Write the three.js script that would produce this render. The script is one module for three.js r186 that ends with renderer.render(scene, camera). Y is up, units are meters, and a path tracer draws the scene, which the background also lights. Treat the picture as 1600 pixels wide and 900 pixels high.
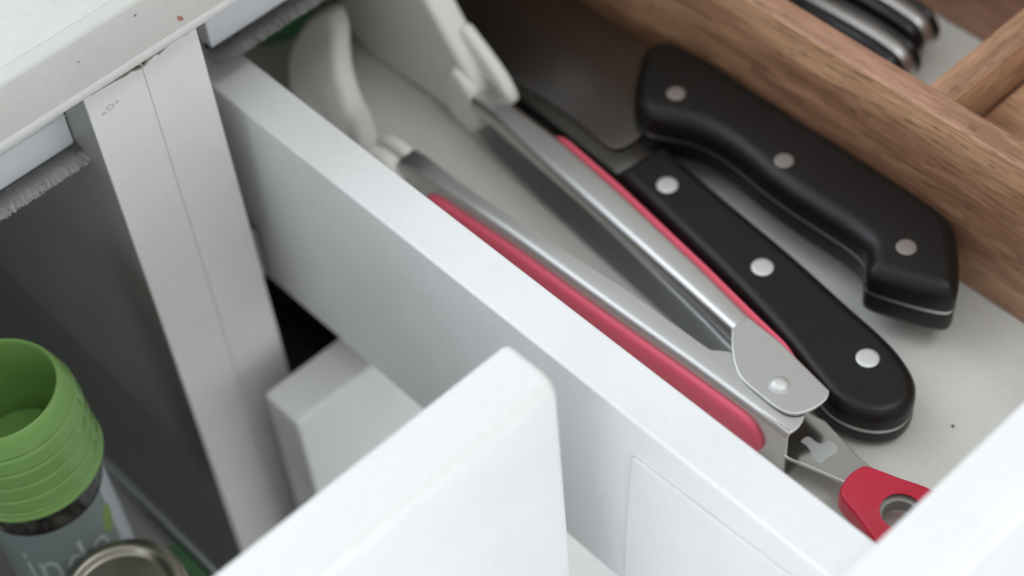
import * as THREE from 'three';
import { RoundedBoxGeometry } from 'three/addons/geometries/RoundedBoxGeometry.js';
import { mergeGeometries, toCreasedNormals, mergeVertices } from 'three/addons/utils/BufferGeometryUtils.js';
import { RectAreaLightUniformsLib } from 'three/addons/lights/RectAreaLightUniformsLib.js';

// ---------------------------------------------------------------- camera, light, exposure
const scene = new THREE.Scene();
const camera = new THREE.PerspectiveCamera(17.981, 1600 / 900, 0.02, 20);
camera.position.set(-0.19572, 0.4, 0.367);
camera.up.set(0.5629816, 0.62992846, -0.53501575);
camera.lookAt(-0.19572 + 0.39619795, 0.4 - 0.77382246, 0.367 - 0.49419226);
camera.focus = 0.512;
camera.userData.fStop = 6.0;
scene.add(camera);

const renderer = new THREE.WebGLRenderer({ antialias: true });
renderer.toneMapping = THREE.LinearToneMapping;
renderer.toneMappingExposure = 0.83;
renderer.shadowMap.enabled = true;
RectAreaLightUniformsLib.init();
scene.background = new THREE.Color(0.5, 0.6, 0.72);

// daylight: a window above the worktop (back wall), one in the left wall and a glazed door behind the camera
const WIN_BACK = { x0: -1.35, x1: 0.25, y0: 0.43, y1: 1.53, color: new THREE.Color(0.88, 0.94, 1.04), power: 2.5 };
const DOOR = { x0: -1.3, x1: 1.3, y0: -0.8, y1: 0.5, color: new THREE.Color(0.98, 0.985, 1.02), power: 1.75 };
const WIN_LEFT = { z0: 0.05, z1: 1.6, y0: -0.65, y1: 0.5, color: new THREE.Color(0.9, 0.96, 1.05), power: 1.7 };
const LAMP = { w: 1.1, d: 0.42, x: 0.3, y: 1.61, z: 0.78, color: new THREE.Color(0.95, 0.975, 1.03), power: 5.2 };
const RX0 = -1.5, RX1 = 1.5, RZ0 = -0.62, RZ1 = 2.0, RY0 = -0.84, RY1 = 1.64, T = 0.12;
const backLight = new THREE.RectAreaLight(WIN_BACK.color, WIN_BACK.power, WIN_BACK.x1 - WIN_BACK.x0, WIN_BACK.y1 - WIN_BACK.y0);
backLight.position.set((WIN_BACK.x0 + WIN_BACK.x1) / 2, (WIN_BACK.y0 + WIN_BACK.y1) / 2, RZ0 + 0.012);
backLight.lookAt(backLight.position.x, backLight.position.y, 5);
scene.add(backLight);
const doorLight = new THREE.RectAreaLight(DOOR.color, DOOR.power, DOOR.x1 - DOOR.x0, DOOR.y1 - DOOR.y0);
doorLight.position.set((DOOR.x0 + DOOR.x1) / 2, (DOOR.y0 + DOOR.y1) / 2, RZ1 - 0.012);
doorLight.lookAt(doorLight.position.x, doorLight.position.y, -5);
scene.add(doorLight);

const leftLight = new THREE.RectAreaLight(WIN_LEFT.color, WIN_LEFT.power, WIN_LEFT.z1 - WIN_LEFT.z0, WIN_LEFT.y1 - WIN_LEFT.y0);
leftLight.position.set(RX0 + 0.012, (WIN_LEFT.y0 + WIN_LEFT.y1) / 2, (WIN_LEFT.z0 + WIN_LEFT.z1) / 2);
leftLight.lookAt(5, leftLight.position.y, leftLight.position.z);
scene.add(leftLight);

const lampLight = new THREE.RectAreaLight(LAMP.color, LAMP.power, LAMP.w, LAMP.d);
lampLight.position.set(LAMP.x, LAMP.y - 0.022, LAMP.z);
lampLight.up.set(0, 0, 1);
lampLight.lookAt(LAMP.x, -5, LAMP.z);
scene.add(lampLight);

// ---------------------------------------------------------------- helpers
// toCreasedNormals joins points on a grid of 1/100 unit, so it is given millimetres
const creased = (g, angle) => { g.scale(1000, 1000, 1000); const h = toCreasedNormals(g, angle); return h.scale(0.001, 0.001, 0.001); };
let seed = 7;
const rnd = () => { seed = (seed * 1664525 + 1013904223) >>> 0; return seed / 4294967296; };
const mm = (a) => a.map((v) => v / 1000);
const used = {};
function numbered(n) { used[n] = (used[n] ?? -1) + 1; return used[n] ? `${n}_${String(used[n]).padStart(3, '0')}` : n; }
function thing(name, label, category, [x, y, z], group) {
  const o = new THREE.Group(); o.name = numbered(name); o.position.set(x, y, z);
  o.userData = { label, category }; if (group) o.userData.group = group;
  scene.add(o); return o;
}
// a part whose geometry is given in world coordinates, hung under a thing or a part
function part(name, geo, mat, parent, extra) {
  parent.updateWorldMatrix(true, false);
  const g = geo.clone().applyMatrix4(new THREE.Matrix4().copy(parent.matrixWorld).invert());
  const m = new THREE.Mesh(g, mat); m.name = name; m.castShadow = m.receiveShadow = true;
  if (extra) Object.assign(m.userData, extra);
  parent.add(m); return m;
}
function struct(name, geo, mat, label) {
  const m = new THREE.Mesh(geo, mat); m.name = name; m.castShadow = m.receiveShadow = true;
  m.userData = { kind: 'structure' }; if (label) m.userData.label = label;
  scene.add(m); return m;
}
const box = (x0, x1, y0, y1, z0, z1, r = 0.0008, s = 2) => {
  const w = x1 - x0, h = y1 - y0, d = z1 - z0;
  const g = r ? new RoundedBoxGeometry(w, h, d, s, Math.min(r, w / 2.01, h / 2.01, d / 2.01)) : new THREE.BoxGeometry(w, h, d);
  return boxUV(g.translate((x0 + x1) / 2, (y0 + y1) / 2, (z0 + z1) / 2));
};
// uv in metres by dominant normal; u runs along z where it can
function boxUV(g, along = 'z') {
  if (g.index) g = g.toNonIndexed();
  const p = g.attributes.position, uv = new Float32Array(p.count * 2);
  const a = new THREE.Vector3(), b = new THREE.Vector3(), c = new THREE.Vector3();
  for (let i = 0; i < p.count; i += 3) {
    a.fromBufferAttribute(p, i); b.fromBufferAttribute(p, i + 1); c.fromBufferAttribute(p, i + 2);
    const n = b.clone().sub(a).cross(c.clone().sub(a)); const ax = Math.abs(n.x), ay = Math.abs(n.y), az = Math.abs(n.z);
    [a, b, c].forEach((v, k) => {
      let u, w;
      if (along === 'z') { if (ax >= ay && ax >= az) { u = v.z; w = v.y; } else if (ay >= az) { u = v.z; w = v.x + 0.31; } else { u = v.x; w = v.y + 0.17; } }
      else { if (az >= ay && az >= ax) { u = v.x; w = v.y; } else if (ay >= ax) { u = v.x; w = v.z + 0.23; } else { u = v.z; w = v.y + 0.11; } }
      uv[(i + k) * 2] = u; uv[(i + k) * 2 + 1] = w;
    });
  }
  g.setAttribute('uv', new THREE.BufferAttribute(uv, 2)); return g;
}
// closed outline through [x, z] points (mm); a third entry 1 marks a corner
function outline(pts, step = 1.2) {
  const n = pts.length, corners = pts.map((p, i) => (p[2] ? i : -1)).filter((i) => i >= 0), out = [];
  const V = (p) => new THREE.Vector3(p[0] / 1000, 0, p[1] / 1000);
  const run = (list, closed) => {
    if (list.length === 2) { out.push([list[0].x, list[0].z]); return; }
    const c = new THREE.CatmullRomCurve3(list, closed, 'centripetal'), k = Math.max(4, Math.round(c.getLength() / (step / 1000)));
    for (let i = 0; i < k; i++) { const q = c.getPointAt(i / k); out.push([q.x, q.z]); }
  };
  if (!corners.length) run(pts.map(V), true);
  else corners.forEach((s, j) => {
    let e = corners[(j + 1) % corners.length]; if (e <= s) e += n;
    const l = []; for (let i = s; i <= e; i++) l.push(V(pts[i % n])); run(l, false);
  });
  return out;
}
function inset(poly, d) {
  const n = poly.length; let area = 0;
  for (let i = 0; i < n; i++) { const a = poly[i], b = poly[(i + 1) % n]; area += a[0] * b[1] - b[0] * a[1]; }
  const s = Math.sign(area);
  return poly.map((p, i) => {
    const a = poly[(i + n - 1) % n], b = poly[(i + 1) % n];
    let t1 = [p[0] - a[0], p[1] - a[1]], t2 = [b[0] - p[0], b[1] - p[1]];
    const l1 = Math.hypot(...t1) || 1, l2 = Math.hypot(...t2) || 1;
    const n1 = [-t1[1] / l1 * s, t1[0] / l1 * s], n2 = [-t2[1] / l2 * s, t2[0] / l2 * s];
    let m = [n1[0] + n2[0], n1[1] + n2[1]]; const l = Math.hypot(...m) || 1; m = [m[0] / l, m[1] / l];
    const k = Math.min(1.6, 1 / Math.max(0.4, m[0] * n1[0] + m[1] * n1[1]));
    return [p[0] + m[0] * d * k, p[1] + m[1] * d * k];
  });
}
// the same, taken in small steps; edges that would turn over are closed up, so deep rounding never folds
function insetDeep(poly, d) {
  const steps = Math.max(1, Math.ceil(Math.abs(d) / 0.0005)); let p = poly;
  for (let k = 0; k < steps; k++) {
    const n = p.length, far = (i, dir) => { let j = i; for (let m = 0; m < n; m++) { j = (j + dir + n) % n; if (Math.hypot(p[j][0] - p[i][0], p[j][1] - p[i][1]) > 2e-5) return p[j]; } return p[j]; };
    let area = 0; for (let i = 0; i < n; i++) { const a = p[i], b = p[(i + 1) % n]; area += a[0] * b[1] - b[0] * a[1]; }
    const s = Math.sign(area);
    const q = p.map((c, i) => {
      const a = far(i, -1), b = far(i, 1), l1 = Math.hypot(c[0] - a[0], c[1] - a[1]), l2 = Math.hypot(b[0] - c[0], b[1] - c[1]);
      const n1 = [-(c[1] - a[1]) / l1 * s, (c[0] - a[0]) / l1 * s], n2 = [-(b[1] - c[1]) / l2 * s, (b[0] - c[0]) / l2 * s];
      let m = [n1[0] + n2[0], n1[1] + n2[1]]; const l = Math.hypot(...m) || 1; m = [m[0] / l, m[1] / l];
      const g = Math.min(1.5, 1 / Math.max(0.5, m[0] * n1[0] + m[1] * n1[1])) * d / steps; return [c[0] + m[0] * g, c[1] + m[1] * g];
    });
    for (let pass = 0; pass < 4; pass++) for (let i = 0; i < n; i++) {
      const j = (i + 1) % n, o = [p[j][0] - p[i][0], p[j][1] - p[i][1]], w = [q[j][0] - q[i][0], q[j][1] - q[i][1]];
      if (o[0] * w[0] + o[1] * w[1] <= 0) { const c = [(q[i][0] + q[j][0]) / 2, (q[i][1] + q[j][1]) / 2]; q[i] = c.slice(); q[j] = c.slice(); }
    }
    for (let i = 0; i < n; i++) for (let m = 2; m < 16; m++) { // cut off loops where the outline crosses itself
      const a = q[i], b = q[(i + 1) % n], c = q[(i + m) % n], e = q[(i + m + 1) % n];
      const r1 = [b[0] - a[0], b[1] - a[1]], r2 = [e[0] - c[0], e[1] - c[1]], den = r1[0] * r2[1] - r1[1] * r2[0]; if (Math.abs(den) < 1e-14) continue;
      const t = ((c[0] - a[0]) * r2[1] - (c[1] - a[1]) * r2[0]) / den, u = ((c[0] - a[0]) * r1[1] - (c[1] - a[1]) * r1[0]) / den;
      if (t > 1e-6 && t < 1 - 1e-6 && u > 1e-6 && u < 1 - 1e-6) for (let k2 = 1; k2 <= m; k2++) q[(i + k2) % n] = [a[0] + r1[0] * t, a[1] + r1[1] * t];
    }
    p = q;
  }
  return p;
}
// closed rings of 3-D points joined into a solid
function loft(rings, caps = true, crease = 0.6) {
  const n = rings[0].length, pos = [], idx = [];
  rings.forEach((r) => r.forEach((p) => pos.push(...p)));
  for (let i = 0; i + 1 < rings.length; i++) for (let j = 0; j < n; j++) {
    const a = i * n + j, b = i * n + (j + 1) % n, c = a + n, d = b + n; idx.push(a, b, d, a, d, c);
  }
  if (caps) [0, rings.length - 1].forEach((k, e) => {
    const r = rings[k].map((p) => new THREE.Vector3(...p));
    const nn = new THREE.Vector3(); for (let i = 0; i < n; i++) nn.add(r[i].clone().cross(r[(i + 1) % n]));
    nn.normalize(); const u = new THREE.Vector3(Math.abs(nn.x) < 0.9 ? 1 : 0, Math.abs(nn.x) < 0.9 ? 0 : 1, 0).cross(nn).normalize(), v = nn.clone().cross(u);
    const flat = r.map((p) => new THREE.Vector2(p.dot(u), p.dot(v)));
    const keep = []; flat.forEach((q, i) => { const o = keep.length ? flat[keep[keep.length - 1]] : null; if ((!o || o.distanceTo(q) > 2e-6) && (i < n - 1 || q.distanceTo(flat[keep[0]]) > 2e-6)) keep.push(i); });
    for (const t of THREE.ShapeUtils.triangulateShape(keep.map((i) => flat[i]), [])) { const f = t.map((q) => k * n + keep[q]); idx.push(...(e ? f : [f[2], f[1], f[0]])); }
  });
  let g = new THREE.BufferGeometry(); g.setAttribute('position', new THREE.Float32BufferAttribute(pos, 3)); g.setIndex(idx);
  // face outwards
  g = g.toNonIndexed(); const P = g.attributes.position; let vol = 0; const A = new THREE.Vector3(), B = new THREE.Vector3(), Cc = new THREE.Vector3();
  for (let i = 0; i < P.count; i += 3) { A.fromBufferAttribute(P, i); B.fromBufferAttribute(P, i + 1); Cc.fromBufferAttribute(P, i + 2); vol += A.dot(B.cross(Cc)); }
  if (vol < 0) { for (let i = 0; i < P.count; i += 3) { A.fromBufferAttribute(P, i); B.fromBufferAttribute(P, i + 2); P.setXYZ(i, B.x, B.y, B.z); P.setXYZ(i + 2, A.x, A.y, A.z); } }
  g = creased(mergeVertices(g, 1e-6), crease);
  return boxUV(g);
}
// slab with an outline in plan and rounded lower / upper edges
function slab(poly, yb, yt, rb, rt, segs = 5, crease = 0.7) {
  const rings = [], ring = (d, y) => rings.push(insetDeep(poly, d).map(([x, z]) => [x, y, z]));
  if (rb > 0) ring(rb * 0.98 + 0.0004, yb);
  if (rb > 0) for (let i = segs; i >= 1; i--) { const a = i / segs * Math.PI / 2; ring(rb * (1 - Math.cos(a)) * 0.98, yb + rb * (1 - Math.sin(a))); } else ring(0, yb);
  if (rb > 0) ring(0, yb + rb);
  if (rt > 0) { if (yt - rt > yb + rb + 1e-6) ring(0, yt - rt); for (let i = 1; i <= segs; i++) { const a = i / segs * Math.PI / 2; ring(rt * (1 - Math.cos(a)) * 0.98, yt - rt * (1 - Math.sin(a))); } ring(rt * 0.98 + 0.0004, yt); } else ring(0, yt);
  return loft(rings, true, crease);
}
// a profile of [z, y] points (m) swept along x, rounded at its ends
function sweepX(profile, x0, x1, r = 0.001, segs = 3, crease = 0.6) {
  const rings = [], ring = (d, x) => rings.push(insetDeep(profile, d).map(([z, y]) => [x, y, z]));
  ring(r + 0.0003, x0);
  for (let i = segs; i >= 0; i--) { const a = i / segs * Math.PI / 2; ring(r * (1 - Math.cos(a)), x0 + r * (1 - Math.sin(a))); }
  for (let i = 0; i <= segs; i++) { const a = i / segs * Math.PI / 2; ring(r * (1 - Math.cos(a)), x1 - r * (1 - Math.sin(a))); }
  ring(r + 0.0003, x1);
  return loft(rings, true, crease);
}
// rectangle in z, y with its own radius at each corner: [rear-bottom, front-bottom, front-top, rear-top]
function roundRect(z0, z1, y0, y1, r) {
  const out = [], arc = (cz, cy, rad, a0) => { for (let i = 0; i <= 6; i++) { const a = a0 + i / 6 * Math.PI / 2; out.push([cz + rad * Math.cos(a), cy + rad * Math.sin(a)]); } };
  arc(z0 + r[0], y0 + r[0], r[0], Math.PI); arc(z1 - r[1], y0 + r[1], r[1], -Math.PI / 2); arc(z1 - r[2], y1 - r[2], r[2], 0); arc(z0 + r[3], y1 - r[3], r[3], Math.PI / 2);
  return out;
}
const lathe = (pts, x, y, z, n = 64) => new THREE.LatheGeometry(pts.map(([r, h]) => new THREE.Vector2(r, h)), n).translate(x, y, z);
const lerp = (a, b, t) => a + (b - a) * t;
const interp = (tab, z) => { // tab: rows [z, v1, v2 ...] with z rising
  if (z <= tab[0][0]) return tab[0].slice(1);
  for (let i = 0; i + 1 < tab.length; i++) if (z <= tab[i + 1][0]) { const t = (z - tab[i][0]) / (tab[i + 1][0] - tab[i][0]); return tab[i].slice(1).map((v, k) => lerp(v, tab[i + 1][k + 1], t)); }
  return tab[tab.length - 1].slice(1);
};

// ---------------------------------------------------------------- noise textures
function hash(x, y, s) { let h = (x * 374761393 + y * 668265263 + s * 1274126177) | 0; h = Math.imul(h ^ (h >>> 13), 1274126177); return ((h ^ (h >>> 16)) >>> 0) / 4294967296; }
function vnoise(x, y, s, px, py) {
  const xi = Math.floor(x), yi = Math.floor(y), fx = x - xi, fy = y - yi, u = fx * fx * (3 - 2 * fx), v = fy * fy * (3 - 2 * fy);
  const m = (a, b) => ((a % b) + b) % b, h = (a, b) => hash(m(a, px), m(b, py), s);
  return lerp(lerp(h(xi, yi), h(xi + 1, yi), u), lerp(h(xi, yi + 1), h(xi + 1, yi + 1), u), v);
}
function texture(w, h, fn, { srgb = true, rx = 1, ry = 1 } = {}) {
  const d = new Uint8Array(w * h * 4);
  for (let y = 0; y < h; y++) for (let x = 0; x < w; x++) { const c = fn(x / w, y / h); const i = (y * w + x) * 4; for (let k = 0; k < 3; k++) d[i + k] = Math.max(0, Math.min(255, c[k])); d[i + 3] = 255; }
  const t = new THREE.DataTexture(d, w, h); t.wrapS = t.wrapT = THREE.RepeatWrapping; t.magFilter = THREE.LinearFilter; t.minFilter = THREE.LinearMipmapLinearFilter; t.generateMipmaps = true;
  if (srgb) t.colorSpace = THREE.SRGBColorSpace; t.repeat.set(rx, ry); t.needsUpdate = true; return t;
}
const woodFn = (u, v) => { // u along the grain
  const warp = vnoise(u * 6, v * 5, 3, 6, 5) * 0.06;
  const broad = vnoise(u * 3, (v + warp) * 9, 1, 3, 9), mid = vnoise(u * 9, (v + warp) * 40, 2, 9, 40), fine = vnoise(u * 40, v * 190, 4, 40, 190), pore = vnoise(u * 60, v * 320, 5, 60, 320);
  let t = 0.35 * broad + 0.4 * mid + 0.25 * fine; const red = vnoise(u * 5, v * 7, 8, 5, 7);
  t = Math.max(0, Math.min(1, (t - 0.25) / 0.5));
  const k = pore > 0.83 ? 0.78 : 1;
  const a = [142, 103, 78], b = [208, 164, 127], c = [168, 122, 106];
  return [0, 1, 2].map((i) => lerp(lerp(a[i], b[i], t), c[i], Math.max(0, red - 0.5) * 1.3) * k);
};
const woodMap = texture(1024, 512, woodFn, { rx: 3.2, ry: 6 });
const woodBump = texture(512, 256, (u, v) => { const f = vnoise(u * 40, v * 190, 4, 40, 190) * 150 + vnoise(u * 12, v * 30, 6, 12, 30) * 100; return [f, f, f]; }, { srgb: false, rx: 3.2, ry: 6 });
const laminate = (r, g, b, amt = 5, s = 1) => texture(256, 256, (u, v) => { const n = (vnoise(u * 64, v * 64, s, 64, 64) - 0.5) * amt + (vnoise(u * 7, v * 7, s + 1, 7, 7) - 0.5) * amt; return [r + n, g + n, b + n]; }, { rx: 12, ry: 12 });

// ---------------------------------------------------------------- materials
const std = (o) => new THREE.MeshStandardMaterial(o), phy = (o) => new THREE.MeshPhysicalMaterial(o);
const whiteLaminate = std({ map: laminate(233, 234, 233, 3), roughness: 0.42 });
const frontLaminate = std({ map: laminate(236, 236, 234, 3, 5), roughness: 0.38 });
const carcassWhite = std({ map: laminate(232, 231, 226, 4, 9), roughness: 0.5 });
const carcassGrey = std({ map: laminate(150, 150, 144, 6, 11), roughness: 0.45 });
const drawerFloor = std({ map: laminate(219, 219, 210, 4, 13), roughness: 0.5 });
const worktopMat = std({ map: laminate(206, 205, 200, 5, 15), roughness: 0.45 });
const trimMat = std({ map: laminate(200, 200, 193, 4, 71), roughness: 0.5 });
const railMat = std({ color: 0xe9ecf0, roughness: 0.4 });
const chipMat = std({ color: 0x6a4c34, roughness: 0.95 });
const woodMat = std({ map: woodMap, bumpMap: woodBump, bumpScale: 0.0006, roughness: 0.42 });
const steel = std({ color: 0xcbcbc9, metalness: 1, roughness: 0.38 });
const steelDark = std({ color: 0xb9b7b3, metalness: 1, roughness: 0.17 });
const bladeSteel = std({ color: 0x77736f, metalness: 0.95, roughness: 0.26 });
const blackPlastic = phy({ map: laminate(24, 23, 22, 4, 21), roughness: 0.36, specularIntensity: 0.65 });
const blackGloss = std({ color: 0x17181a, roughness: 0.25 });
const rivetMat = std({ color: 0xd8d8d6, metalness: 0.85, roughness: 0.55 });
const graphite = std({ color: 0x35332f, roughness: 0.6 });
const rivetDull = std({ color: 0x8f8680, metalness: 0.6, roughness: 0.6 });
const nylon = phy({ color: 0xf9f8f1, roughness: 0.5, clearcoat: 0.15, clearcoatRoughness: 0.4 });
const redRubber = std({ color: 0xf2667c, roughness: 0.5 });
const redPlastic = std({ color: 0xc0203a, roughness: 0.4 });
const greenPlastic = phy({ color: 0x93c06c, roughness: 0.1, transmission: 0.3, thickness: 0, ior: 1.45, side: THREE.DoubleSide });
const glass = phy({ color: 0xf2f5f4, roughness: 0.05, transmission: 1, thickness: 0, ior: 1.5 });

// ---------------------------------------------------------------- the room
const wallMat = std({ map: laminate(222, 220, 214, 4, 31), roughness: 0.9 });
struct('floor', box(RX0 - T, RX1 + T, RY0 - T, RY0, RZ0 - T, RZ1 + T, 0), std({ map: laminate(196, 196, 193, 10, 61), roughness: 0.5 }));
struct('ceiling', box(RX0 - T, RX1 + T, RY1, RY1 + T, RZ0 - T, RZ1 + T, 0), std({ color: 0xf0efec, roughness: 0.95 }));
struct('wall_right', box(RX1, RX1 + T, RY0, RY1, RZ0, RZ1, 0), wallMat);
{
  const w = WIN_BACK, zb = RZ0 - T;
  struct('wall_back', mergeGeometries([box(RX0 - T, RX1 + T, RY0, w.y0, zb, RZ0, 0), box(RX0 - T, RX1 + T, w.y1, RY1, zb, RZ0, 0), box(RX0 - T, w.x0, w.y0, w.y1, zb, RZ0, 0), box(w.x1, RX1 + T, w.y0, w.y1, zb, RZ0, 0)]), wallMat);
  const win = new THREE.Group(); win.name = 'window_1'; win.position.set((w.x0 + w.x1) / 2, w.y0, RZ0); win.userData = { kind: 'structure' }; scene.add(win);
  const glow = std({ color: 0xdfe6ec, emissive: w.color, emissiveIntensity: 0.25, roughness: 0.4 }), xm = (w.x0 + w.x1) / 2;
  part('pane', box(w.x0 + 0.001, xm - 0.001, w.y0 + 0.001, w.y1 - 0.001, RZ0 - 0.03, RZ0 + 0.008, 0.001), glow, win);
  part('pane', box(xm + 0.001, w.x1 - 0.001, w.y0 + 0.001, w.y1 - 0.001, RZ0 - 0.03, RZ0 + 0.008, 0.001), glow, win);
}
{
  const w = WIN_LEFT, xb = RX0 - T;
  struct('wall_left', mergeGeometries([box(xb, RX0, RY0, w.y0, RZ0, RZ1, 0), box(xb, RX0, w.y1, RY1, RZ0, RZ1, 0), box(xb, RX0, w.y0, w.y1, RZ0, w.z0, 0), box(xb, RX0, w.y0, w.y1, w.z1, RZ1, 0)]), wallMat);
  const win = new THREE.Group(); win.name = 'window_2'; win.position.set(RX0, w.y0, (w.z0 + w.z1) / 2); win.userData = { kind: 'structure' }; scene.add(win);
  const glow = std({ color: 0xdfe6ec, emissive: w.color, emissiveIntensity: 0.25, roughness: 0.4 }), zm = (w.z0 + w.z1) / 2;
  part('pane', box(RX0 - 0.03, RX0 + 0.008, w.y0 + 0.001, w.y1 - 0.001, w.z0 + 0.001, zm - 0.001, 0.001), glow, win);
  part('pane', box(RX0 - 0.03, RX0 + 0.008, w.y0 + 0.001, w.y1 - 0.001, zm + 0.001, w.z1 - 0.001, 0.001), glow, win);
}
{
  const w = DOOR, zb = RZ1 + T;
  struct('wall_front', mergeGeometries([box(RX0 - T, RX1 + T, RY0, w.y0, RZ1, zb, 0), box(RX0 - T, RX1 + T, w.y1, RY1, RZ1, zb, 0), box(RX0 - T, w.x0, w.y0, w.y1, RZ1, zb, 0), box(w.x1, RX1 + T, w.y0, w.y1, RZ1, zb, 0)]), wallMat);
  const d = new THREE.Group(); d.name = 'door_1'; d.position.set((w.x0 + w.x1) / 2, w.y0, RZ1); d.userData = { kind: 'structure' }; scene.add(d);
  const glow = std({ color: 0xdfe6ec, emissive: w.color, emissiveIntensity: 0.25, roughness: 0.4 }), xm = (w.x0 + w.x1) / 2;
  part('pane', box(w.x0 + 0.001, xm - 0.001, w.y0 + 0.001, w.y1 - 0.001, RZ1 - 0.008, RZ1 + 0.03, 0.001), glow, d);
  part('pane', box(xm + 0.001, w.x1 - 0.001, w.y0 + 0.001, w.y1 - 0.001, RZ1 - 0.008, RZ1 + 0.03, 0.001), glow, d);
}

{
  const l = LAMP, t = thing('ceiling_light', 'flat rectangular ceiling light with a white frame', 'light', [l.x, l.y, l.z]);
  part('frame', box(l.x - l.w / 2 - 0.02, l.x + l.w / 2 + 0.02, l.y - 0.012, RY1, l.z - l.d / 2 - 0.02, l.z + l.d / 2 + 0.02, 0.004), whiteLaminate, t);
  part('diffuser', box(l.x - l.w / 2, l.x + l.w / 2, l.y - 0.02, l.y - 0.0125, l.z - l.d / 2, l.z + l.d / 2, 0.001), std({ color: 0xf4f2ee, emissive: l.color, emissiveIntensity: 0.25 }), t);
}

// ---------------------------------------------------------------- worktop
{
  const t = thing('worktop', 'off-white laminate worktop with a grey front edging above the open drawers', 'worktop', [0, 0.0432, -0.3]);
  part('board', sweepX(roundRect(-0.6, -0.001, 0.0432, 0.0672, [0.001, 0.001, 0.0003, 0.001]), -1.4, 1.4, 0.001), worktopMat, t);
  const trim = part('edge_trim', sweepX(roundRect(-0.001, 0.0045, 0.0478, 0.0673, [0.0005, 0.0008, 0.0012, 0.0003]), -1.4, 1.4, 0.001), trimMat, t, { label: 'grey plastic front edging' });
  part('trim_lip', sweepX(roundRect(-0.001, 0.0053, 0.0466, 0.0499, [0.0005, 0.0012, 0.0014, 0.0005]), -1.4, 1.4, 0.001), worktopMat, trim);
  const blob = (x, y, r, h) => new THREE.SphereGeometry(1, 14, 10).scale(r, h, 0.00025).translate(x, y, 0.0046);
  part('stain', mergeGeometries([blob(-0.0155, 0.0532, 0.0007, 0.0008), blob(-0.0149, 0.0524, 0.0005, 0.0004), blob(-0.0161, 0.0539, 0.0003, 0.0003)]), std({ color: 0xa8705c, roughness: 0.7 }), trim, { label: 'small reddish stain on the edging' });
  part('stain', blob(-0.0286, 0.0631, 0.0005, 0.00025), std({ color: 0x77746c, roughness: 0.9 }), trim);
  part('stain', blob(-0.0489, 0.0596, 0.0004, 0.0002), std({ color: 0x8a877f, roughness: 0.9 }), trim);
}

// ---------------------------------------------------------------- the two base cabinets
const CB = -0.74, CZ = -0.56, CT = 0.0425;
function brushStrip(parent, x0, x1, yb, dirty) {
  part('brush_holder', box(x0, x1, yb - 0.0016, yb, -0.0215, -0.0182, 0.0003), std({ color: 0x34332f, roughness: 0.9 }), parent);
  const N = 15000, fibre = new THREE.ConeGeometry(0.00016, 1, 3, 1).translate(0, -0.5, 0).rotateX(0);
  const im = new THREE.InstancedMesh(fibre, std({ color: 0xffffff, roughness: 1 }), N);
  const m = new THREE.Matrix4(), q = new THREE.Quaternion(), d = new THREE.Vector3(), dn = new THREE.Vector3(0, -1, 0), c = new THREE.Color();
  const xa = dirty ? x0 : x1 - 0.06, xb = dirty ? x0 + 0.075 : x1;
  parent.updateWorldMatrix(true, false); const inv = new THREE.Matrix4().copy(parent.matrixWorld).invert();
  for (let i = 0; i < N; i++) {
    const x = lerp(xa, xb, rnd()), z = lerp(-0.0195, -0.0135, rnd()), end = (x - xa) / (xb - xa);
    const clump = 0.4 * (vnoise(x * 900, 0.5, 41, 9999, 9999) - 0.5);
    d.set((rnd() - 0.5) * 0.9 + (dirty ? -0.2 * (end < 0.05) : 0.7 * (end > 0.95)), -1, 0.25 + (rnd() - 0.5) * 0.9 + (z + 0.0165) * 130).normalize(); q.setFromUnitVectors(dn, d);
    const len = (0.0036 + 0.0013 * rnd() + clump * 0.0012) * (dirty ? 0.82 : 1);
    m.compose(new THREE.Vector3(x, yb + 0.0001, z), q, new THREE.Vector3(1, len, 1)).premultiply(inv); im.setMatrixAt(i, m);
    const g = (0.46 + 0.3 * rnd() + clump * 0.2) * (dirty ? 0.6 : 1); c.setRGB(g, g * 1.01, g * 0.97);
    if (dirty && rnd() < 0.28 && vnoise(x * 500, z * 900, 43, 9999, 9999) > 0.5) c.setRGB(0.16, 0.11, 0.07);
    im.setColorAt(i, c);
  }
  im.name = 'brush_pile'; im.userData.kind = 'stuff'; parent.add(im);
}
function sidePanel(parent, x0, x1, chips, pencil) {
  const p = part('side_panel', box(x0, x1, CB, CT - 0.0005, CZ, -0.0011, 0.0002), chips.grey ? carcassGrey : carcassWhite, parent);
  // front edging whose top is chipped, with the raw chipboard showing behind
  const s = new THREE.Shape(); s.moveTo(x0, CB); s.lineTo(x1, CB);
  [...chips.top].reverse().forEach(([x, y]) => s.lineTo(x, y)); s.closePath();
  part('edge_band', boxUV(new THREE.ExtrudeGeometry(s, { depth: 0.0009, bevelEnabled: true, bevelSize: 0.00012, bevelThickness: 0.00015, bevelSegments: 2, steps: 1 }).translate(0, 0, -0.001)), carcassWhite, p);
  part('chipboard', box(x0 + 0.0004, x1 - 0.0004, CT - 0.006, CT, -0.00108, -0.0009, 0), chipMat, p, { label: 'raw brown chipboard showing at the chipped top' });
  return p;
}
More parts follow.
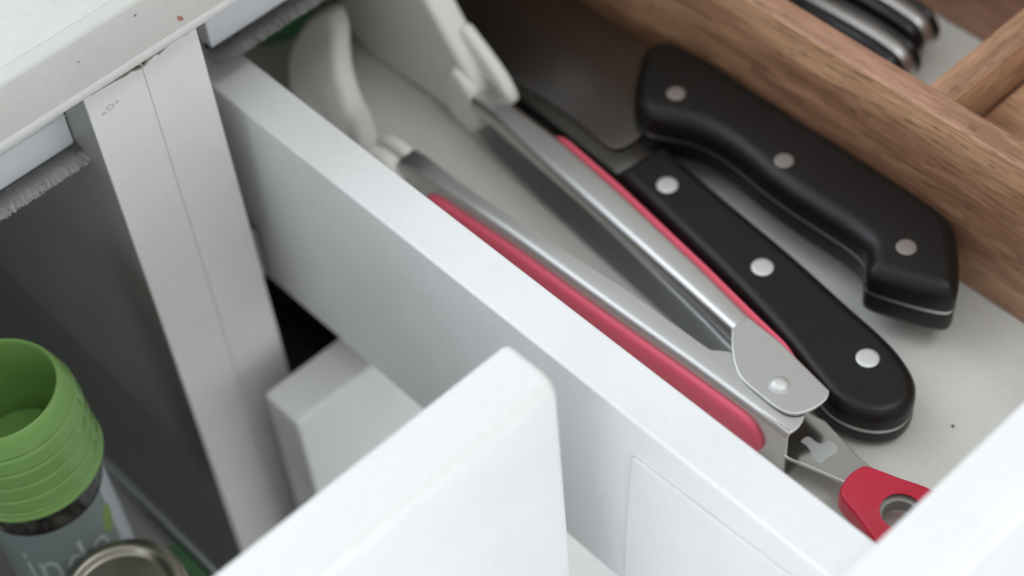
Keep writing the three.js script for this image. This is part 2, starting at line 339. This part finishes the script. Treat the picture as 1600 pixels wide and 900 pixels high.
{
  const t = thing('base_cabinet', 'white base cabinet holding the jars, its interior dark and grey', 'cabinet', [-0.33, CB, -0.28]);
  const sp = sidePanel(t, -0.049, -0.0293, { grey: true, top: [[-0.049, 0.0423], [-0.046, 0.0418], [-0.041, 0.0416], [-0.037, 0.0412], [-0.0345, 0.0408], [-0.0325, 0.0411], [-0.031, 0.0404], [-0.0293, 0.0400]] });
  // faint grey scribble on the edging
  const ring = new THREE.TorusGeometry(0.0011, 0.00022, 6, 18).scale(1, 0.8, 0.3);
  const dash = new RoundedBoxGeometry(0.0016, 0.0007, 0.0001, 2, 0.00004);
  part('pencil_mark', mergeGeometries([ring.toNonIndexed().translate(-0.0423, 0.0341, 0.0001), dash.clone().rotateZ(-0.1).translate(-0.0448, 0.0333, 0.0001), dash.clone().rotateZ(0.3).scale(0.8, 0.9, 1).translate(-0.0398, 0.0344, 0.0001)].map((g) => (g.index ? g.toNonIndexed() : g))), std({ color: 0xbcbcb5, roughness: 0.9 }), sp, { label: 'faint grey scribble' });
  part('side_panel', box(-0.648, -0.63, CB, CT, CZ, 0, 0.0004), carcassGrey, t);
  part('back_panel', box(-0.63, -0.049, CB, CT, CZ, CZ + 0.006, 0), carcassGrey, t);
  part('bottom_panel', box(-0.63, -0.049, CB, CB + 0.018, CZ + 0.006, -0.002, 0), carcassGrey, t);
  const r = part('top_rail', box(-0.63, -0.0493, 0.0118, CT, -0.033, -0.0177, 0.0006), railMat, t);
  part('rail_lip', box(-0.63, -0.0493, 0.0232, 0.0242, -0.0178, -0.0172, 0.0003), carcassWhite, r);
  brushStrip(r, -0.63, -0.0485, 0.0118, false);
}
{
  const t = thing('base_cabinet', 'white base cabinet around the pulled out knife drawer', 'cabinet', [0.24, CB, -0.28]);
  sidePanel(t, -0.0289, -0.0092, { top: [[-0.0289, 0.0401], [-0.0275, 0.0403], [-0.0262, 0.0411], [-0.0235, 0.0416], [-0.0228, 0.0409], [-0.0205, 0.0414], [-0.0195, 0.042], [-0.0145, 0.0422], [-0.0125, 0.0417], [-0.0092, 0.0424]] });
  part('side_panel', box(0.478, 0.4975, CB, CT, CZ, 0, 0.0004), carcassWhite, t);
  part('back_panel', box(-0.0092, 0.478, CB, CT, CZ, CZ + 0.006, 0), carcassWhite, t);
  part('bottom_panel', box(-0.0092, 0.478, CB, CB + 0.018, CZ + 0.006, -0.002, 0), carcassWhite, t);
  const r = part('top_rail', box(0.0034, 0.478, 0.0138, CT, -0.033, -0.0177, 0.0006), railMat, t);
  brushStrip(r, 0.0028, 0.476, 0.0138, true);
  part('drawer_runner', box(-0.0092, -0.001, -0.086, -0.062, -0.5, -0.01, 0.001), steelDark, t);
}

// ---------------------------------------------------------------- knife drawer (right, open)
const FLOOR = -0.064;
const drawer = thing('drawer', 'open white drawer holding the tongs and the black handled knives', 'drawer', [0.236, -0.0925, 0]);
{
  part('side_panel', sweepZ(0, 0.0159, -0.0925, 0, -0.2, 0.2494, 0.0011), whiteLaminate, drawer);
  part('side_panel', sweepZ(0.455, 0.471, -0.0925, 0, -0.2, 0.2494, 0.0011), whiteLaminate, drawer);
  part('back_panel', box(0.0159, 0.455, -0.08, -0.004, -0.2, -0.186, 0.001), whiteLaminate, drawer);
  part('bottom_panel', box(0.0155, 0.4555, FLOOR - 0.008, FLOOR, -0.186, 0.2494, 0.0002), drawerFloor, drawer);
  part('drawer_front', sweepX(roundRect(0.2495, 0.2685, -0.11, 0.0365, [0.001, 0.002, 0.0055, 0.0016]), -0.0225, 0.4955, 0.002), frontLaminate, drawer);
  // thin cover plate on the outer side
  const p = outline([[168.2, -16.2, 1], [196, -14.4], [246, -11.2, 1], [246, -88, 1], [163.4, -88, 1], [165.6, -50]].map((q) => q), 3);
  const rr = []; // rounded corner at the top rear
  const A = [0.1682, -0.0162];
  p.forEach(([z, y], i) => { if (Math.hypot(z - A[0], y - A[1]) < 1e-5) { rr.push([0.1679, -0.0185], [0.1683, -0.0171], [0.1692, -0.0163], [0.1706, -0.01605]); } else rr.push([z, y]); });
  part('cover_plate', sweepX(rr, -0.0011, 0.0002, 0.0004, 2), whiteLaminate, drawer, { label: 'thin white cover plate on the outer side' });
}
function sweepZ(x0, x1, y0, y1, z0, z1, r) { return box(x0, x1, y0, y1, z0, z1, r, 3); }

// ---------------------------------------------------------------- drawer below, closed
{
  const t = thing('drawer', 'closed white drawer below the knife drawer, seen past the cabinet edge', 'drawer', [0.236, -0.4, 0]);
  part('drawer_front', sweepX(roundRect(0.0105, 0.0292, -0.42, -0.1135, [0.001, 0.002, 0.0022, 0.001]), -0.0262, 0.4955, 0.0015), frontLaminate, t);
  part('side_panel', box(0.004, 0.02, -0.3, -0.17, -0.44, 0.0104, 0.001), graphite, t);
  part('side_panel', box(0.451, 0.467, -0.3, -0.17, -0.44, 0.0104, 0.001), graphite, t);
  part('back_panel', box(0.02, 0.451, -0.3, -0.17, -0.44, -0.426, 0.001), graphite, t);
  part('bottom_panel', box(0.02, 0.451, -0.29, -0.28, -0.426, 0.0104, 0.0003), graphite, t);
  const u = thing('drawer', 'closed white bottom drawer at the foot of the cabinet', 'drawer', [0.236, -0.7, 0]);
  part('drawer_front', sweepX(roundRect(0.0105, 0.0292, -0.735, -0.424, [0.001, 0.002, 0.0022, 0.001]), -0.0262, 0.4955, 0.0015), frontLaminate, u);
}

// ---------------------------------------------------------------- pull-out with the jars (left, open)
const SHELF = -0.158;
{
  const t = thing('drawer', 'open white pull-out with spice jars on its tray, front panel standing tallest', 'drawer', [-0.33, -0.7, 0.02]);
  part('drawer_front', sweepX(roundRect(0.1462, 0.1648, -0.735, 0.0365, [0.001, 0.002, 0.006, 0.0022]), -0.622, -0.0218, 0.0028, 4), frontLaminate, t);
  part('tray', box(-0.6, -0.0745, SHELF - 0.004, SHELF, -0.42, 0.146, 0.0005), carcassGrey, t);
  part('tray_rim', box(-0.0753, -0.0735, SHELF - 0.006, -0.1495, -0.42, 0.146, 0.0006), std({ color: 0xa9adab, roughness: 0.35, metalness: 0.3 }), t);
  part('tray_rim', box(-0.602, -0.6, SHELF - 0.006, -0.1495, -0.42, 0.146, 0.0006), std({ color: 0xa9adab, roughness: 0.35, metalness: 0.3 }), t);
}

// ---------------------------------------------------------------- wooden dividers in the drawer
{
  const t = thing('drawer_divider', 'brown wooden divider standing in the drawer beside the knives', 'divider', [0.148, FLOOR, 0.03]);
  part('long_board', boxUV(sweepZ(0.1437, 0.1527, FLOOR, 0, -0.186, 0.249, 0.0011)), woodMat, t);
  part('cross_board', boxUV(box(0.1527, 0.238, FLOOR, -0.0004, 0.1458, 0.1555, 0.0009, 3), 'x'), woodMat, t);
  part('side_board', boxUV(box(0.238, 0.247, FLOOR, -0.003, -0.186, 0.249, 0.001)), woodMat, t);
  const b = thing('wooden_box', 'flat dark wooden lid lying in the compartment behind the cross divider', 'box', [0.19, FLOOR, 0.2]);
  part('lid', boxUV(box(0.1532, 0.2375, -0.026, -0.0195, 0.1562, 0.246, 0.0015)), woodMat, b);
  part('body', boxUV(box(0.156, 0.235, FLOOR, -0.0262, 0.158, 0.244, 0.001)), woodMat, b);
}

// ---------------------------------------------------------------- riveted handles
function riveted(t, poly, yb, yTang, yt, rt, rivets, rr, rivetMat) {
  const th = 0.001;
  part('handle_scale', slab(poly, yTang + th, yt, 0, rt, 7), blackPlastic, t);
  part('handle_scale', slab(poly, yb, yTang - th, rt * 0.8, 0, 7), blackPlastic, t);
  const tang = part('tang', slab(inset(poly, 0.0002), yTang - th, yTang + th, 0.0002, 0.0002, 1), steel, t);
  for (const [x, z] of rivets) part('rivet', lathe([[0, yt + 0.0003], [rr * 0.6, yt + 0.0003], [rr * 0.93, yt + 0.00018], [rr, yt - 0.0002], [rr, yt - 0.003]].map(([r, h]) => [r, h]).reverse(), x, 0, z, 28), rivetMat, t);
}
{
  const P = outline([[91, 69.8, 1], [111.9, 72.8, 1], [108.6, 99.9], [104.9, 136.8], [101.2, 163.7], [99.3, 178], [96.7, 187.6], [92.5, 195.4], [86.5, 199.4], [80.3, 199.7], [74.6, 196.1], [70.9, 189.9], [69.6, 182.5], [72, 172], [76.2, 158], [80.3, 140], [84.2, 118], [87.3, 97], [89.4, 82]], 1.5);
  const t = thing('kitchen_knife', 'kitchen knife with a black handle and three bright rivets lying beside the tongs', 'knife', [0.09, FLOOR, 0.14]);
  riveted(t, P, -0.0632, -0.0555, -0.0462, 0.0045, [[98.2, 87.4], [93.3, 133.4], [88.3, 180.1]].map(mm), 0.0037, rivetMat);
  part('blade', slab(outline([[91.6, 70.6, 1], [96, 71.3, 1], [98.6, 20], [99.4, -60], [97.5, -110, 1], [95.2, -60], [94, 10]], 4), -0.0563, -0.0549, 0.0003, 0.0003, 2), bladeSteel, t);
}
{
  // tang-level outline
  const P = outline([[122.5, 50.5], [130.5, 45.2], [137, 45], [141, 49], [142.6, 58, 0], [142.8, 86], [142.8, 140], [142.6, 160], [141.2, 168.6], [135.5, 175.8, 0], [120, 187.6], [117.2, 187.2], [107.6, 166.4], [107.4, 163], [111.5, 159.6], [114.6, 156.4], [116, 150], [116, 139], [115.7, 126], [116.2, 113], [117.5, 101], [117.8, 92], [116.3, 82.5], [112.5, 74.5], [109.6, 68], [110.4, 61.5], [115, 56]], 1.5);
  const t = thing('cleaver', 'broad bladed kitchen knife with a thick curved black handle against the wooden divider', 'knife', [0.125, FLOOR, 0.1]);
  riveted(t, P, -0.056, -0.045, -0.034, 0.0054, [[122.1, 68.7], [123.5, 115.1], [121.6, 166.4]].map(mm), 0.0033, rivetDull);
  part('blade', slab(outline([[96.6, 64.6], [98, 66.2], [108, 67, 1], [122, 60, 1], [134, 52, 1], [139.5, 44, 1], [140.5, -40, 1], [136, -120], [120, -165], [104, -178, 1], [98.5, -150], [97, -60], [97, 40]], 3), -0.0462, -0.0438, 0.0004, 0.0004, 2), bladeSteel, t);
}

// ---------------------------------------------------------------- kitchen tongs
{
  const t = thing('kitchen_tongs', 'steel kitchen tongs with red grips and white plastic heads lying in the drawer', 'tongs', [0.06, FLOOR, 0.1]);
  const sec = (xo, s, W, yt, yb, lip) => { // C-channel: web at xo, flanges towards s
    const th = 0.0009, r = 0.0024, o = [], n = [], arc = (list, cu, cv, rad, a0, a1, k = 5) => { for (let i = 0; i <= k; i++) { const a = lerp(a0, a1, i / k); list.push([cu + rad * Math.cos(a), cv + rad * Math.sin(a)]); } };
    const side = (rad, off, list) => {
      if (lip) { list.push([W - off, yt - lip]); arc(list, W - r, yt - r, rad, 0, Math.PI / 2); } else { list.push([W, yt - off], [W - 0.001, yt - off], [W - 0.0012, yt - off], [W - 0.0014, yt - off], [W - 0.0016, yt - off], [W - 0.0018, yt - off], [W - 0.002, yt - off]); }
      arc(list, r, yt - r, rad, Math.PI / 2, Math.PI); arc(list, r, yb + r, rad, Math.PI, Math.PI * 1.5); list.push([W, yb + off]);
    };
    side(r, 0, o); side(r - th, th, n);
    return [...o, ...n.reverse()].map(([u, v]) => [xo + s * u, v]);
  };
  const arm = (tab, s, z0, z1, lip) => { const R = []; for (let i = 0; i <= 26; i++) { const z = lerp(z0, z1, i / 26), [xo, W, yt, yb] = interp(tab, z * 1000); R.push(sec(xo / 1000, s, W / 1000, yt / 1000, yb / 1000, lip).map(([x, y]) => [x, y, z])); } return loft(R, true, 0.5); };
  const A1 = [[17, 41, 8.0, -42, -58], [24, 41.4, 7.4, -40, -61], [42, 42.2, 6, -39.6, -63], [70, 44, 5.6, -39.5, -63.6], [112, 45, 8.2, -39.5, -63.6], [146, 46.3, 7.8, -39.9, -63.6], [183.5, 47.2, 7.4, -40.6, -63.6]];
  const A2 = [[14, 86, 8.0, -42, -58], [27, 85.6, 9.2, -39.6, -61], [52, 84.9, 11.3, -39.4, -62.6], [80, 82.2, 11.3, -39.4, -63.4], [124, 76.3, 9.6, -39.4, -63.6], [148, 72.4, 8.2, -39.4, -63.6], [173, 68.8, 6, -39.4, -63.6]];
  const a1 = part('arm', arm(A1, 1, 0.017, 0.1835, 0), steel, t);
  const a2 = part('arm', arm(A2, -1, 0.0135, 0.168, 0.005), steel, t);
  // lapped ends of the upper flanges at the pivot
  part('pivot_tab', slab(outline([[49, 144.5, 1], [53.9, 145.2, 1], [58.6, 151.8], [62, 160], [62.4, 172], [59.6, 179.4], [56.4, 182.6], [51.5, 184.2], [47.8, 183.6, 1]], 1.5), -0.0415, -0.0406, 0.0002, 0.0003, 2), steel, a1);
  part('pivot_tab', slab(outline([[71, 147, 1], [64.4, 146.4, 1], [58, 152.4], [52.9, 160], [51.7, 170], [51.7, 176], [52.6, 179.6], [55, 182], [61, 184], [65.2, 183.8], [66.9, 182.6, 1], [68.2, 174.5], [70.6, 160, 1]], 1.2), -0.0401, -0.0391, 0.0002, 0.0003, 2), steel, a2);
  part('rivet', lathe([[0, 0.0016], [0.0012, 0.00155], [0.0024, 0.0011], [0.0031, 0.0004], [0.0034, 0.0001], [0.0043, 0], [0.0043, -0.0012]].reverse(), 0.0584, -0.0393, 0.1708, 32), rivetMat, t);
  part('rivet_pin', lathe([[0.0025, -0.0635], [0.0025, -0.0412]], 0.0584, 0, 0.1708, 20), steel, t);
  // red grips on the outer webs
  const grip = (tab, s, za, zb, ya, yb2, depth) => {
    const R = [], n = 80; for (let i = 0; i <= n; i++) {
      const e = (1 - Math.cos(i / n * Math.PI)) / 2, z = lerp(za, zb, e), L = zb - za, rad = (yb2 - ya) / 2, dEnd = Math.min(z - za, zb - z), k = dEnd < rad ? Math.sqrt(Math.max(0.0004, 1 - (1 - dEnd / rad) ** 2)) : 1;
      const xo = interp(tab, z * 1000)[0] / 1000, yc = (ya + yb2) / 2, hh = rad * k, ring = [];
      for (let j = 0; j <= 14; j++) { const a = -Math.PI / 2 + j / 14 * Math.PI; ring.push([xo - s * depth * Math.pow(Math.cos(a), 0.6) * (0.35 + 0.65 * k), yc + hh * Math.sin(a), z]); }
      ring.push([xo + s * 0.0006, yc + hh * 0.9, z], [xo + s * 0.0006, yc - hh * 0.9, z]); R.push(ring);
    } return loft(R, true, 0.7);
  };
  part('grip', grip(A1, 1, 0.03, 0.1755, -0.062, -0.0443, 0.003), redRubber, a1, { label: 'red rubber grip' });
  part('grip', grip(A2, -1, 0.044, 0.1705, -0.0615, -0.0392, 0.0026), redRubber, a2, { label: 'red rubber grip' });
  // white heads: profile in z, y swept in x and sheared
  const head = (pts, x0, th, shear, bend, r) => {
    const p = outline(pts, 1.5), g = sweepX(p.map(([z, y]) => [z, y]), 0, th, r, 4, 0.7), P = g.attributes.position;
    for (let i = 0; i < P.count; i++) P.setX(i, P.getX(i) + x0 + shear * (P.getY(i) + 0.0635) + bend(P.getZ(i)));
    g.deleteAttribute('normal'); const h = mergeVertices(g.deleteAttribute('uv') ?? g, 1e-6); return boxUV(creased(h, 0.7));
  };
  const sm = (a, b, v) => { const q = Math.max(0, Math.min(1, (v - a) / (b - a))); return q * q * (3 - 2 * q); };
  part('head', head([[19, -47], [10, -46.8], [1, -48.6], [-9, -50.2], [-18.9, -50.2], [-25, -47], [-30.5, -43], [-34.5, -38.3], [-37.6, -33.9], [-43, -30], [-47.5, -30.4], [-52, -34], [-55, -41], [-55.5, -47], [-53.6, -51.8], [-47, -58.5], [-38, -62], [-15, -63.3], [10, -62.6], [19, -58]], 0.04, 0.0086, 0.7, (z) => -0.012 * sm(-0.02, 0.006, z), 0.0022), nylon, t, { label: 'white plastic scoop head, the smaller looking' });
  part('head', head([[15.5, -57], [14.5, -50], [12, -45.5], [8.2, -36.8], [-0.5, -25.5], [-7.8, -15.8], [-14.5, -8], [-23, -2.6], [-36, 0.2], [-50, -3], [-60, -13], [-65, -33], [-62, -55], [-52, -63.3], [-20, -63.4], [8, -63.4], [13.5, -62]], 0.082, 0.0108, 0.0, () => 0, 0.0026), nylon, t, { label: 'white plastic head reaching beyond the picture' });
  const lug = (name, pts, x0, x1, r) => part(name, sweepX(outline(pts, 1), x0, x1, r, 5, 0.7), nylon, t);
  lug('head_ear', [[0, -24], [7, -27.6], [12, -31], [18, -35.8], [22.4, -41.5], [23.4, -45.4], [21, -46.6], [16, -42.5], [8, -41], [0, -42]], 0.0872, 0.0926, 0.0022);
  lug('head_prong', [[-2, -42], [3, -37], [8, -39.5], [12, -44.5], [14.4, -52], [14.4, -60], [12, -63.3], [4, -63.4], [-2, -60]], 0.0795, 0.0856, 0.0022);
  lug('head_ear', [[0, -47], [4, -43.8], [10, -42.3], [16, -42.8], [20.4, -45.6], [21, -48.6], [16, -49.4], [0, -50]], 0.0455, 0.05, 0.0019);
  lug('head_prong', [[0, -47.5], [6, -44.6], [13, -44], [17.6, -46.6], [19, -54], [17.6, -62.4], [8, -63.4], [0, -62]], 0.0386, 0.0449, 0.0022);
  // locking plate and its red pull ring
  part('locking_plate', slab(outline([[48.4, 176, 1], [46.9, 183, 1], [52.2, 201.4, 1], [52.2, 206, 1], [62, 206, 1], [61.9, 200, 1], [65, 184, 1], [63, 174, 1]], 2), -0.0529, -0.0515, 0.0003, 0.0003, 2), steelDark, t);
  part('etched_mark', slab(outline([[54.2, 183.6], [57.1, 183.8], [57.3, 186.8], [57.7, 188.2], [60.3, 189.5], [60.5, 192], [58.6, 193.6], [55.4, 192.9], [52.6, 192.6], [52, 190.1], [53.5, 188.1], [54.4, 185.4]], 0.8), -0.05152, -0.05145, 0, 0, 1), std({ color: 0xb9bcb8, roughness: 0.65, metalness: 0.4 }), t, { label: 'pale matt mark on the plate' });
  const s = new THREE.Shape(outline([[47.6, 203.9], [50, 202.3], [55.6, 201.2], [60.4, 202.3], [61.3, 203.8], [64.2, 212], [67.6, 222], [66.6, 230.5], [60, 236], [54.8, 237], [48.4, 236], [42.6, 230.5], [42.4, 222], [45.4, 211.6]], 1).map(([x, z]) => new THREE.Vector2(x, -z)));
  const hp = new THREE.Path(); hp.absarc(0.0552, -0.2203, 0.0072, 0, Math.PI * 2, true); s.holes.push(hp);
  const ring = part('pull_ring', boxUV(creased(new THREE.ExtrudeGeometry(s, { depth: 0.0036, bevelEnabled: true, bevelSize: 0.0011, bevelThickness: 0.0022, bevelSegments: 5, bevelOffset: -0.0011, curveSegments: 40 }).rotateX(-Math.PI / 2).translate(0, -0.0561, 0), 0.6)), redPlastic, t, { label: 'red plastic pull ring' });
  part('eyelet', lathe([[0.0051, -0.0575], [0.0051, -0.0532], [0.0054, -0.0527], [0.0074, -0.0524], [0.0075, -0.0528], [0.0075, -0.0575], [0.0051, -0.0575]], 0.0552, 0, 0.2203, 48), std({ color: 0xa3a39d, metalness: 0.35, roughness: 0.55 }), ring);
}

// ---------------------------------------------------------------- knives standing on edge in the far compartment
function standingKnife(label, x, z1, yTop, w) {
  const t = thing('table_knife', label, 'knife', [x, FLOOR, z1 - 0.05], 'knives in the far compartment');
  const prof = outline([[z1 - 118, yTop - 6], [z1 - 112, yTop - 3], [z1 - 60, yTop - 1.2], [z1 - 14, yTop], [z1 - 4, yTop - 2.4], [z1, yTop - 9], [z1 - 3, yTop - 15], [z1 - 14, yTop - 18], [z1 - 60, yTop - 17], [z1 - 112, yTop - 16]].map((p) => p), 2);
  const c = 2.6 / 1000, sc = w;
  part('tang', sweepX(inset(prof, -0.0004), x - c, x + c, 0.0012, 3), steel, t);
  part('handle_scale', sweepX(prof, x - c - sc, x - c, 0.0022, 4), blackGloss, t);
  part('handle_scale', sweepX(prof, x + c, x + c + sc, 0.0022, 4), blackGloss, t);
  part('blade', sweepX(outline([[z1 - 111, yTop - 4, 1], [z1 - 111, yTop - 17, 1], [z1 - 200, yTop - 19], [z1 - 235, yTop - 12, 1], [z1 - 200, yTop - 3]], 4), x - 0.0009, x + 0.0009, 0.0004, 2), bladeSteel, t);
}
standingKnife('black handled knife standing on edge right against the wooden divider', 0.1985, 109, -44, 0.0046);
standingKnife('black handled knife standing on edge, farther from the wooden divider', 0.2135, 105, -42, 0.0046);

// ---------------------------------------------------------------- small things at the back of the drawer
{
  const u = thing('plastic_scraper', 'small green plastic utensil at the back of the drawer', 'utensil', [0.08, FLOOR, -0.12]);
  part('handle', slab(outline([[50, -92], [58, -97], [78, -90], [82, -80], [75, -74], [58, -80]], 2), -0.0635, -0.052, 0.003, 0.003, 5), std({ color: 0x4d7f55, roughness: 0.5 }), u);
  const c = thing('crumb', 'tiny dark crumb on the drawer floor below the knives', 'crumb', [0.097, FLOOR, 0.2077]);
  part('grain', new THREE.IcosahedronGeometry(0.0006, 1).scale(1, 0.6, 0.8).translate(0.0972, FLOOR + 0.0003, 0.2077), std({ color: 0x5b5a58, roughness: 0.9 }), c);
}

// ---------------------------------------------------------------- jars in the pull-out
{
  const X = -0.11, Z = 0.0112, Y = -0.0632, t = thing('spice_grinder', 'glass spice grinder with a ridged green plastic cap', 'grinder', [X, SHELF, Z]);
  const prof = [[0.0198, 0]];
  const capR = [[0, 0.0236], [1.2, 0.0238], [2, 0.0233], [24, 0.0228], [29, 0.0221], [33, 0.0208], [35.6, 0.0198], [37, 0.0188]];
  for (let i = 0; i <= 90; i++) { const h = i / 90 * 37, r = interp(capR, h)[0], groove = h > 4 && h < 30 ? -0.0007 * Math.pow(Math.max(0, Math.cos((h - 4) / 6.4 * 2 * Math.PI)), 8) : 0; prof.push([r + groove, h / 1000]); }
  prof.push([0.0182, 0.0368], [0.0179, 0.035], [0.0177, 0.02], [0.0172, 0.006], [0.0168, 0.002]);
  part('cap', lathe(prof, X, Y, Z, 72), greenPlastic, t, { label: 'ridged translucent green cap' });
  part('grinder_head', lathe([[0.0001, 0.006], [0.0145, 0.006], [0.0155, 0.005], [0.0155, -0.002], [0.0185, -0.003]].reverse(), X, Y, Z, 40), std({ color: 0x6f9a4e, roughness: 0.45 }), t);
  part('glass_body', lathe([[0.0001, SHELF - Y], [0.018, SHELF - Y], [0.0196, SHELF - Y + 0.002], [0.0198, -0.016], [0.0197, -0.008], [0.0186, -0.002], [0.0186, 0]], X, Y, Z, 64), glass, t);
  const corn = new THREE.InstancedMesh(new THREE.IcosahedronGeometry(0.0021, 1), std({ color: 0xffffff, roughness: 0.8 }), 900), m = new THREE.Matrix4(), c = new THREE.Color();
  for (let i = 0; i < 900; i++) { const a = rnd() * Math.PI * 2, r = 0.0165 * Math.pow(rnd(), 0.3), y = lerp(SHELF - Y + 0.004, -0.005, rnd()); m.makeTranslation(r * Math.cos(a), y + (Y - SHELF), r * Math.sin(a)); corn.setMatrixAt(i, m); const v = 0.02 + 0.035 * rnd(); c.setRGB(v * 1.3, v, v * 0.9); corn.setColorAt(i, c); }
  corn.name = 'peppercorns'; corn.userData.kind = 'stuff'; t.add(corn);
  const cv = document.createElement('canvas'); cv.width = 1024; cv.height = 512; const g = cv.getContext('2d');
  g.fillStyle = '#7f8a88'; g.fillRect(0, 0, 1024, 512); g.fillStyle = '#b9c0c4'; g.fillRect(720, 0, 304, 512);
  g.fillStyle = '#b4bcba'; g.font = '250px sans-serif'; g.textBaseline = 'middle'; g.fillText('indo', 150, 200);
  g.fillStyle = '#7f9a4e'; g.beginPath(); g.ellipse(690, 130, 44, 62, 0.5, 0, 7); g.fill();
  const lt = new THREE.CanvasTexture(cv); lt.colorSpace = THREE.SRGBColorSpace;
  const lab = new THREE.CylinderGeometry(0.02, 0.02, 0.055, 64, 1, true, -Math.PI * 0.5, Math.PI).rotateY(0).translate(X, Y - 0.0135 - 0.0275, Z);
  part('label_band', lab, std({ map: lt, roughness: 0.55, side: THREE.DoubleSide }), t, { label: 'pale printed label with a leaf' });
}
{
  const X = -0.113, Z = 0.053, Y = -0.0925, R = 0.0222, t = thing('spice_jar', 'jar with a round metal lid standing in front of the grinder', 'jar', [X, SHELF, Z]);
  part('lid', lathe([[0.0001, -0.0022], [0.0148, -0.0022], [0.0158, -0.0018], [0.0166, -0.0004], [0.0176, 0.0002], [0.0195, -0.0001], [0.0208, -0.0012], [0.0214, -0.003], [0.0214, -0.011], [R, -0.0122], [R, -0.0133], [0.0212, -0.0136]].reverse(), X, Y, Z, 72), std({ color: 0x9c968a, metalness: 1, roughness: 0.3 }), t);
  part('glass_body', lathe([[0.0001, SHELF - Y], [0.0195, SHELF - Y], [0.021, SHELF - Y + 0.002], [0.0212, -0.02], [0.0202, -0.0145], [0.0202, -0.012]], X, Y, Z, 64), glass, t);
  part('contents', lathe([[0.0001, SHELF - Y + 0.002], [0.0188, SHELF - Y + 0.002], [0.0198, SHELF - Y + 0.004], [0.0198, -0.026], [0.0001, -0.0255]], X, Y, Z, 40), std({ color: 0x4a3b26, roughness: 0.9 }), t);
}
{
  const t = thing('spice_packet', 'narrow green packet wedged between the jars and the tray rim', 'packet', [-0.082, SHELF, 0]);
  part('carton', box(-0.087, -0.0757, SHELF, -0.1515, 0.012, 0.066, 0.001), std({ map: laminate(62, 104, 62, 14, 51), roughness: 0.5 }), t);
}

renderer.render(scene, camera);
